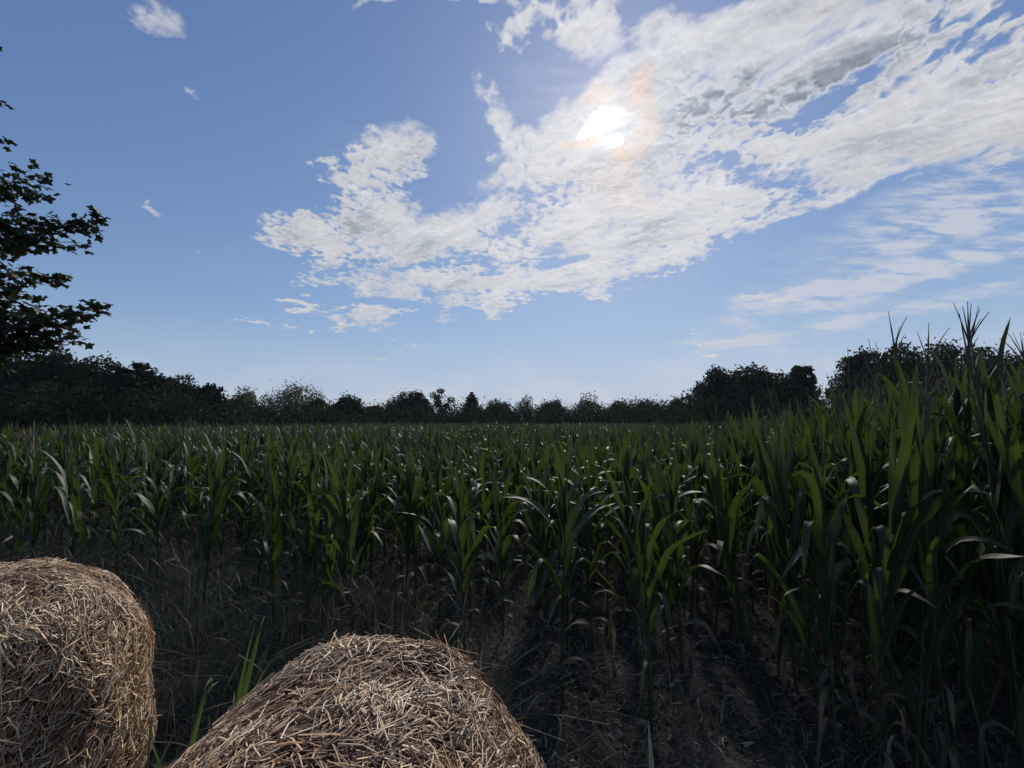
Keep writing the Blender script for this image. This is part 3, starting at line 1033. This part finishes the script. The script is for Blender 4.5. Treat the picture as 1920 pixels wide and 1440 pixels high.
q = at(405, 1330, 2.32)
shoot('young_corn_shoot', q.x, q.y, [(100, .98, .042, 86, 120, .93, .06), (120, .93, .022, 84, 22, .8, .1), (60, .80, .026, 86, 60, .85, .1), (20, .72, .02, 80, 130, .85, .1)], M_SHOOT, 'bright yellow green corn shoot standing between the two bales', 'corn shoot', None, 0.16)
q = at(338, 1400, 2.15)
shoot('weed', q.x, q.y, [(100, .80, .026, 87, 170, .88, .07), (20, .90, .016, 86, 190, .86, .1), (80, .72, .024, 86, 100, .85, .1), (170, .66, .018, 82, 120, .8, .15)], M_SHOOT, 'low green weed with bent over tips beside the upright bale', 'weed')
q = at(322, 1390, 2.05)
shoot('broad_leaf_weed', q.x, q.y, [(-85, .66, .075, 86, 60, .85, .12), (60, .52, .05, 80, 100, .8, .2)], M_GREYLEAF, 'broad grey green leaf close against the upright bale', 'weed')
q = at(1212, 1500, 1.62)
shoot('grey_strap_leaf', 0.508, 1.62, [(95, .93, .05, 87, 6, .9, .1), (100, .2, .02, 70, 60, .7, .2)], M_GREYLEAF, 'single pale grey strap leaf standing at the bottom of the picture', 'weed')

# ------------------------------------------------------------------ trees

M_TREE = leaf_material('broad_leaf', (0.008, 0.015, 0.011), (0.019, 0.032, 0.020), (0.035, 0.055, 0.012), 0.15, 0.8, None, 0.08, 0.35)
M_PALE = leaf_material('willow_leaf', (0.030, 0.042, 0.024), (0.060, 0.075, 0.040), (0.10, 0.13, 0.04), 0.3, 0.7, None, 0.15, 0.35)
M_PINE = leaf_material('pine_needle', (0.008, 0.013, 0.009), (0.018, 0.027, 0.016), (0.03, 0.04, 0.012), 0.15, 0.75, None, 0.12, 0.4)
M_MAPLE = leaf_material('maple_leaf', (0.010, 0.018, 0.010), (0.024, 0.036, 0.016), (0.035, 0.055, 0.012), 0.22, 0.5, None, 0.3, 3.0)


def leaf_cards(C, size, rg, flat=0.0):
    """little bent leaf clumps (two triangles each) at centres C"""
    n = len(C)
    d = rg.normal(0, 1, (n, 3)); d[:, 2] *= (1 - flat); d /= np.linalg.norm(d, axis=1)[:, None]
    e = rg.normal(0, 1, (n, 3)); e[:, 2] *= (1 - flat)
    e -= d * np.sum(d * e, 1)[:, None]; e /= np.linalg.norm(e, axis=1)[:, None] + 1e-9
    nn = np.cross(d, e)
    s = size * rg.uniform(0.6, 1.35, n)[:, None]
    V = np.stack([C - d * s, C + e * s * .55 + nn * s * .15, C + d * s, C - e * s * .55 + nn * s * .15], 1)
    return V.reshape(-1, 3), np.arange(n * 4).reshape(-1, 4)


def limb_points(a, b, sag, rg, k=6):
    q = np.linspace(0, 1, k)[:, None]
    P = np.array(a)[None] * (1 - q) + np.array(b)[None] * q
    P[:, 2] += (sag * 4 * q * (1 - q))[:, 0]
    P[1:-1] += rg.normal(0, 0.04 * np.linalg.norm(np.array(b) - np.array(a)), (k - 2, 3))
    return P


def build_tree(name, kind, X, Y, H, Wd, seed, label, dens=1.0, group='trees along the far side of the field'):
    rg = np.random.default_rng(seed)
    root = bpy.data.objects.new(name, None); COL.objects.link(root)
    root.location = (X, Y, 0)
    tr = Acc()
    CC = []
    if kind in ('round', 'pale', 'sparse', 'shrub'):
        low = 0.05 if kind == 'shrub' else 0.14
        trunk_top = H * (0.25 if kind == 'shrub' else 0.6)
        tp = [(rg.normal(0, .02 * H), rg.normal(0, .02 * H), z) for z in np.linspace(0.35, trunk_top, 6)]
        tube(tr, [(0, 0, -0.2)] + tp, np.linspace(0.026 * H, 0.009 * H, 7), 8)
        nl = {'round': 34, 'pale': 26, 'sparse': 16, 'shrub': 14}[kind]
        nsub = {'round': 3, 'pale': 2, 'sparse': 2, 'shrub': 2}[kind]
        subs = [(0.0, 0.0, 1.0)] + [(rg.uniform(.10, .24) * Wd * math.cos(q_), rg.uniform(.10, .24) * Wd * math.sin(q_), rg.uniform(.76, .97)) for q_ in rg.uniform(0, 6.28, nsub)]
        for i in range(nl):
            f = (i + .5) / nl
            z = H * (low + (0.94 - low) * f)
            env = math.sin(math.pi * min(1, (f * 0.86 + 0.14)) ** 0.75) ** 0.6 if kind != 'shrub' else math.sqrt(max(0, 1 - f ** 2)) + .1
            ph = i * 2.4 + rg.uniform(-.5, .5)
            rad = Wd / 2 * env * rg.uniform(0.45, 0.98)
            sx, sy, sh_ = subs[i % len(subs)]
            rad *= 0.80 if len(subs) > 1 else 1.0
            z *= sh_
            lc = np.array([math.cos(ph) * rad + sx, math.sin(ph) * rad + sy, z])
            lr = Wd * rg.uniform(0.09, 0.18) * (1.15 if kind != 'sparse' else 1.25)
            z0 = max(0.35, z * rg.uniform(.45, .75)); z0 = min(z0, trunk_top)
            tube(tr, limb_points((0, 0, z0), lc, .02 * H, rg), np.linspace(0.008 * H, 0.002 * H, 6), 5)
            n = int({'round': 300, 'pale': 300, 'sparse': 200, 'shrub': 260}[kind] * dens)
            v = rg.normal(0, 1, (n, 3)); v /= np.linalg.norm(v, axis=1)[:, None]
            rr = lr * rg.uniform(0.25, 1.0, n) ** 0.6
            p_ = lc + v * rr[:, None] * np.array([1.05, 1.05, 0.82])
            if kind == 'pale':
                p_[:, 2] -= np.abs(rg.normal(0, .25, n)) * lr
            # twigs that stick out of the outline
            tw = rg.integers(0, n, n // (12 if kind != 'pale' else 40))
            p_[tw] = lc + v[tw] * lr * rg.uniform(1.0, 1.25, len(tw))[:, None]
            CC.append(p_)
        # inner filling so that the crown is not hollow
        n = int({'round': 1600, 'pale': 900, 'sparse': 450, 'shrub': 1100}[kind] * dens)
        v = rg.normal(0, 1, (n, 3)); v /= np.linalg.norm(v, axis=1)[:, None]
        rr = rg.random(n) ** 0.45
        CC.append(np.array([0, 0, H * (.52 if kind != 'shrub' else .4)]) + v * rr[:, None] * np.array([Wd * .40, Wd * .40, H * (.36 if kind != 'shrub' else .38)]))
        size = {'round': .20, 'pale': .17, 'sparse': .17, 'shrub': .18}[kind]
        mat = M_PALE if kind == 'pale' else M_TREE
        C = np.concatenate(CC); C = C[C[:, 2] > 0.05]
        V, Q = leaf_cards(C, size, rg)
    else:                                             # conifers: whorls of drooping boughs
        tube(tr, [(0, 0, z) for z in np.linspace(-.2, H * .985, 8)], np.linspace(0.02 * H, 0.003 * H, 8), 8)
        nw = 15 if kind == 'fir' else 11
        for i in range(nw):
            f = i / (nw - 1)
            z = H * (0.12 + 0.84 * f)
            r0 = Wd / 2 * ((1 - f) ** 0.85 + 0.07) if kind == 'fir' else Wd / 2 * (math.sin(math.pi * (0.2 + .78 * f)) ** .7 * .9 + .12)
            for b in range(7 if kind == 'fir' else 6):
                ph = b * 6.283 / 6.5 + i * 1.1 + rg.uniform(-.25, .25)
                L = r0 * rg.uniform(.6, 1.15)
                tip = np.array([math.cos(ph) * L, math.sin(ph) * L, z + (L * .30 if kind == 'pine' else -L * .12)])
                pts = limb_points((0, 0, z), tip, -.06 * L, rg, 5)
                tube(tr, pts, np.linspace(.006 * H * (1 - .6 * f), .0015 * H, 5), 4)
                n = int((60 + 55 * L) * dens)
                q = rg.random(n) ** .7
                base = np.array([0, 0, z])[None] * (1 - q[:, None]) + tip[None] * q[:, None]
                CC.append(base + rg.normal(0, 1, (n, 3)) * np.array([.16, .16, .10]) * (0.5 + .5 * L))
                if kind == 'pine':                     # upright candles at the bough ends
                    m = 16
                    CC.append(tip[None] + np.stack([rg.normal(0, .06, m), rg.normal(0, .06, m), rg.uniform(0, .45, m)], 1))
        C = np.concatenate(CC)
        V, Q = leaf_cards(C, .15, rg)
        mat = M_PINE
    link('trunk', tr.mesh('trunk', M_BARK), root)
    rn = np.repeat(np.clip(rg.normal(.5, .25, len(V) // 4), 0, 1), 4)
    link('crown', mesh_from('crown', V, Q, mat, np.zeros((len(V), 2)), rn, False), root)
    cat = {'shrub': 'shrub'}.get(kind, 'tree')
    tag(root, label, cat, group)
    return root


TREES = [
    # name, kind, px of the middle, py of the top, px width, distance, label
    ('broadleaf_tree', 'round', -60, 640, 190, 40, 'dark broadleaf tree behind the overhanging maple, cut by the left edge'),
    ('broadleaf_tree', 'round', 85, 655, 150, 42, 'big round dark tree just right of the overhanging maple leaves'),
    ('broadleaf_tree', 'round', 175, 672, 120, 44, 'round dark tree between the maple and the spiky pine'),
    ('pine_tree', 'pine', 262, 688, 100, 43, 'tall spiky dark pine with upturned boughs, left part of the tree line'),
    ('pine_tree', 'pine', 300, 712, 70, 46, 'lower pine leaning on the right side of the spiky pine'),
    ('broadleaf_tree', 'round', 340, 706, 75, 58, 'rounded grey green tree right of the dark pines'),
    ('conifer_tree', 'pine', 395, 726, 62, 52, 'ragged small conifer with a thin side top, left of the pale trees'),
    ('pale_tree', 'pale', 455, 727, 72, 68, 'small pale see-through tree left of the big willow'),
    ('willow_tree', 'pale', 540, 720, 135, 70, 'wide pale willow, the broadest light tree of the line'),
    ('pale_tree', 'sparse', 598, 742, 60, 72, 'thin tree with sky showing between its stems beside the willow'),
    ('broadleaf_tree', 'round', 652, 746, 66, 70, 'pointed dark tree standing alone right of the willow'),
    ('broadleaf_tree', 'round', 705, 768, 64, 86, 'low tree in the dip right of the pointed dark tree'),
    ('broadleaf_tree', 'round', 757, 744, 58, 84, 'dark tree with a notched top, left of the tall narrow tree'),
    ('broadleaf_tree', 'round', 786, 740, 52, 86, 'dark tree touching the tall narrow tree'),
    ('narrow_tree', 'sparse', 828, 733, 40, 84, 'tall narrow tree, highest of the middle of the tree line'),
    ('fir_tree', 'fir', 885, 740, 50, 84, 'pointed dark fir in the middle of the tree line'),
    ('broadleaf_tree', 'round', 930, 759, 56, 88, 'low round green tree right of the pointed fir'),
    ('feathery_tree', 'sparse', 990, 751, 52, 88, 'feathery thin topped tree above the middle hedge'),
    ('broadleaf_tree', 'round', 1042, 758, 60, 88, 'small bushy tree between the two feathery trees'),
    ('feathery_tree', 'sparse', 1102, 748, 66, 86, 'wider feathery tree with a flat broken top, right of the middle'),
    ('broadleaf_tree', 'round', 1160, 760, 66, 86, 'low dark tree right of the wider feathery tree'),
    ('broadleaf_tree', 'round', 1215, 758, 62, 84, 'low dark tree halfway along the level hedge on the right'),
    ('broadleaf_tree', 'round', 1268, 756, 60, 80, 'low dark tree at the foot of the right hand wood'),
    ('broadleaf_tree', 'round', 1345, 690, 100, 55, 'big domed dark tree at the left end of the right hand wood'),
    ('broadleaf_tree', 'round', 1418, 686, 95, 57, 'dark tree with thin twigs on top right of the big dome'),
    ('broadleaf_tree', 'round', 1462, 702, 70, 60, 'lower dark tree in the dip of the right hand wood'),
    ('broadleaf_tree', 'round', 1496, 681, 48, 56, 'small round topped tree just left of the sky gap'),
    ('broadleaf_tree', 'round', 1622, 653, 96, 50, 'tall dark tree just right of the sky gap'),
    ('broadleaf_tree', 'round', 1690, 646, 130, 51, 'dark tree behind the corn, second right of the sky gap'),
    ('broadleaf_tree', 'round', 1775, 643, 130, 52, 'dark tree behind the tallest corn tassel'),
    ('broadleaf_tree', 'round', 1850, 652, 120, 51, 'dark tree behind the corn close to the right edge'),
    ('broadleaf_tree', 'round', 1940, 668, 130, 50, 'dark tree cut off by the right edge'),
]
for i, (nm, kind, px, py, wpx, Y, lab) in enumerate(TREES):
    tp = at(px, py - (5 if 690 < px < 1290 else 0), Y)
    build_tree(nm, kind, tp.x, Y, tp.z / 0.985, wpx / FPX * Y * (1.4 if px > 1290 else 1.35 if px > 690 else 1.2), 500 + i, lab)

SHR = [
    (30, 735, 150, 38, 'hedge shrub under the maple leaves at the left edge'),
    (130, 738, 140, 38, 'hedge shrub below the big round tree beside the maple'),
    (225, 745, 130, 39, 'hedge shrub at the left foot of the tall spiky pine'),
    (320, 752, 110, 41, 'hedge shrub at the right foot of the lower leaning pine'),
    (395, 760, 100, 46, 'hedge shrub below the ragged small conifer'),
    (470, 766, 100, 60, 'hedge shrub below the small pale see-through tree'),
    (548, 764, 100, 62, 'hedge shrub below the wide pale willow'),
    (625, 770, 90, 63, 'hedge shrub between the willow and the pointed dark tree'),
    (690, 776, 80, 76, 'hedge shrub in the lowest dip of the tree line'),
    (755, 772, 80, 78, 'hedge shrub below the dark tree with the notched top'),
    (815, 774, 80, 78, 'hedge shrub below the tall narrow tree in the middle'),
    (875, 774, 80, 78, 'hedge shrub at the foot of the pointed dark fir'),
    (940, 774, 80, 79, 'hedge shrub right of the pointed dark fir'),
    (1005, 772, 80, 79, 'hedge shrub below the feathery thin topped tree'),
    (1065, 771, 80, 79, 'hedge shrub between the two feathery trees'),
    (1130, 770, 80, 78, 'hedge shrub right of the wider feathery tree'),
    (1190, 768, 80, 76, 'hedge shrub halfway between the feathery trees and the right hand wood'),
    (1245, 766, 70, 74, 'hedge shrub just left of the right hand wood'),
    (1300, 752, 90, 52, 'low shrub at the left end of the right hand wood'),
    (1380, 738, 100, 51, 'shrub under the big domed tree of the right hand wood'),
    (1448, 740, 80, 51, 'shrub in the dip of the right hand wood'),
    (1535, 768, 60, 48, 'shrub closing the foot of the sky gap'),
    (1625, 735, 90, 46, 'shrub just right of the sky gap behind the corn'),
    (1690, 725, 120, 46, 'shrub behind the corn left of the tallest tassel'),
    (1785, 725, 120, 46, 'shrub behind the tallest corn tassel'),
    (1880, 730, 120, 46, 'shrub behind the corn at the right edge'),
]
for i, (px, py, wpx, Y, lab) in enumerate(SHR):
    tp = at(px, py - (9 if 640 < px < 1290 else 5), Y)
    build_tree('shrub', 'shrub', tp.x, Y, tp.z, wpx / FPX * Y * 1.85, 800 + i, 'dark ' + lab, 1.0, 'shrubs of the hedge behind the corn')


def maple():
    rg = np.random.default_rng(5)
    base = np.array([-9.3, 5.6, 0.0])
    root = bpy.data.objects.new('maple_tree', None); COL.objects.link(root)
    root.location = base
    tr, lf = Acc(), Acc()
    trunk = [(0, 0, -.2), (0.03, 0, .8), (0.0, .05, 1.8), (-.05, .02, 3.0), (0, 0, 4.5), (.05, 0, 6.2), (0, 0, 8.0)]
    tube(tr, trunk, [.19, .16, .145, .125, .10, .07, .03], 12)
    # outline of a lobed leaf
    lob = []
    for k in range(20):
        a = -math.pi + 2 * math.pi * (k + .5) / 20
        rr = (0.80 + 0.20 * math.cos(5 * a)) * (0.80 + 0.20 * math.cos(a))
        lob.append((0.5 * rr * math.cos(a) + 0.18, 0.55 * rr * math.sin(a)))
    lob = np.array(lob)
    tri = np.array([[20, k, (k + 1) % 20] for k in range(20)])

    def leaf(p, d, size, r):
        d = d / (np.linalg.norm(d) + 1e-9)
        s = np.cross(d, [rg.normal(0, .45), rg.normal(0, .45), 1]); s /= np.linalg.norm(s) + 1e-9
        nn = np.cross(s, d)
        V = p + size * (lob[:, :1] * d + lob[:, 1:] * s - (0.35 * np.abs(lob[:, 1:]) ** 1.0 + .3 * lob[:, :1] ** 2) * nn * rg.uniform(.4, 1.2))
        V = np.concatenate([V, (p + size * .18 * d)[None]])
        lf.add(V, None, np.zeros((21, 2)), r, tri)

    def twig(a, b, sag, nleaf, spread, size):
        P = limb_points(a, b, sag, rg, 7)
        tube(tr, P, np.linspace(.012, .0035, 7), 5)
        for _ in range(nleaf):
            q = rg.uniform(0.15, 1.0) ** 0.8
            i = min(int(q * 6), 5); f = q * 6 - i
            c = P[i] * (1 - f) + P[i + 1] * f
            off = rg.normal(0, 1, 3) * spread * np.array([1, 1, .6]) * (1.15 - .7 * q)
            dirn = (np.array(b) - np.array(a)); dirn = dirn / np.linalg.norm(dirn)
            d = dirn * .6 + rg.normal(0, .6, 3); d[2] -= .35
            leaf(c + off, d, size * rg.uniform(.7, 1.2), rg.random())

    # boughs that reach into the picture: tip pixel, distance, leaves
    boughs = [((4, 190), 5.6, 26, .12), ((-8, 85), 5.6, 16, .12), ((22, 268), 5.8, 14, .13), ((98, 340), 6.0, 55, .20), ((60, 320), 6.3, 40, .2), ((75, 355), 5.7, 40, .17), ((20, 350), 6.0, 60, .25),
              ((188, 398), 6.0, 60, .14), ((140, 425), 6.2, 75, .20), ((150, 455), 5.8, 60, .18), ((90, 420), 6.0, 80, .24), ((60, 460), 6.1, 80, .25), ((20, 430), 6.0, 70, .25),
              ((122, 520), 6.0, 55, .17), ((70, 525), 6.2, 70, .22), ((40, 560), 6.0, 90, .28), ((200, 576), 5.9, 45, .13), ((160, 590), 6.1, 70, .18), ((120, 600), 6.0, 80, .22), ((150, 625), 5.9, 40, .16),
              ((80, 590), 6.2, 90, .26), ((100, 640), 6.0, 70, .2), ((40, 620), 6.1, 110, .30), ((60, 655), 6.0, 80, .22), ((10, 660), 6.1, 90, .28), ((0, 520), 6.2, 90, .3), ((0, 590), 6.2, 110, .32), ((-10, 470), 6.2, 80, .3), ((-20, 390), 6.2, 60, .28)]
    for (px, py), Y, n, sp in boughs:
        tip = np.array(at(px, py, Y)) - base
        st = tip + np.array([-1.35 - rg.uniform(0, .5), rg.uniform(-.3, .3), -0.25 - rg.uniform(0, .35)])
        z0 = float(np.clip(st[2] - .5, 1.2, 7))
        tube(tr, limb_points((0, 0, z0), st, .1, rg), np.linspace(.035, .012, 6), 6)
        twig(st, tip, 0.10, int(n * 1.6), sp * .9, .14)
    # the rest of the crown, outside the picture
    for k in range(60):
        ph = rg.uniform(0, 6.28); rad = rg.uniform(.6, 2.0); z = rg.uniform(1.7, 8.2)
        rad *= math.sin(math.pi * np.clip((z - 1.0) / 8.0, .05, .95)) ** .5
        tip = np.array([math.cos(ph) * rad - .35, math.sin(ph) * rad, z])
        twig((0, 0, max(1.2, z - .8)), tip, .1, 60, .38, .16)
    link('trunk', tr.mesh('trunk', M_BARK), root)
    link('crown', lf.mesh('crown', M_MAPLE, False), root)
    tag(root, 'dark maple tree reaching in from the left edge with lobed leaves against the sky', 'tree')


maple()

# ------------------------------------------------------------------ air
def haze():
    m, t, out = new_mat('haze')
    v = t.node('ShaderNodeVolumePrincipled')
    v.inputs['Color'].default_value = (0.72, 0.86, 1.0, 1)
    v.inputs['Density'].default_value = 0.00015
    v.inputs['Anisotropy'].default_value = 0.3
    t.l.new(v.outputs[0], out.inputs['Volume'])
    a = np.array([[x, y, z] for z in (-1.5, 18.0) for y in (-262, 262) for x in (-262, 262)], dtype=float)
    f = np.array([[0, 2, 3, 1], [4, 5, 7, 6], [0, 1, 5, 4], [2, 6, 7, 3], [0, 4, 6, 2], [1, 3, 7, 5]])
    tag(link('haze', mesh_from('haze', a, f, m, smooth=False)), kind='stuff')


HAZE = True
if HAZE:
    haze()

# ------------------------------------------------------------------ labels of the corn plants
ONES = 'first second third fourth fifth sixth seventh eighth ninth tenth eleventh twelfth thirteenth fourteenth fifteenth sixteenth seventeenth eighteenth nineteenth'.split()


def ordinal(n):
    if n < 20: return ONES[n - 1]
    t_, o_ = divmod(n, 10)
    tens = {2: 'twenty', 3: 'thirty', 4: 'forty', 5: 'fifty', 6: 'sixty', 7: 'seventy', 8: 'eighty', 9: 'ninety'}[t_]
    return tens + '-' + ONES[o_ - 1] if o_ else tens[:-1] + 'ieth'


by_row = {}
for c_ in corn_objs:
    q_ = (np.array([c_[1], c_[2]]) - E0) @ EN
    by_row.setdefault(int(round(q_ / 0.72)), []).append(c_)
for rw, items in by_row.items():
    items.sort(key=lambda c_: c_[1] / c_[2])
    for k, (e, x, y, h, tas) in enumerate(items):
        look = ('tall ' if h > 1.22 else '') + ('tasselled ' if tas else 'green ') + 'corn plant'
        row = 'sparse front row' if rw <= 0 else ordinal(rw + 1) + ' row from the field edge'
        tag(e, look + ', ' + ordinal(k + 1) + ' from the left in the ' + row, 'corn plant', 'corn plants in the front rows')
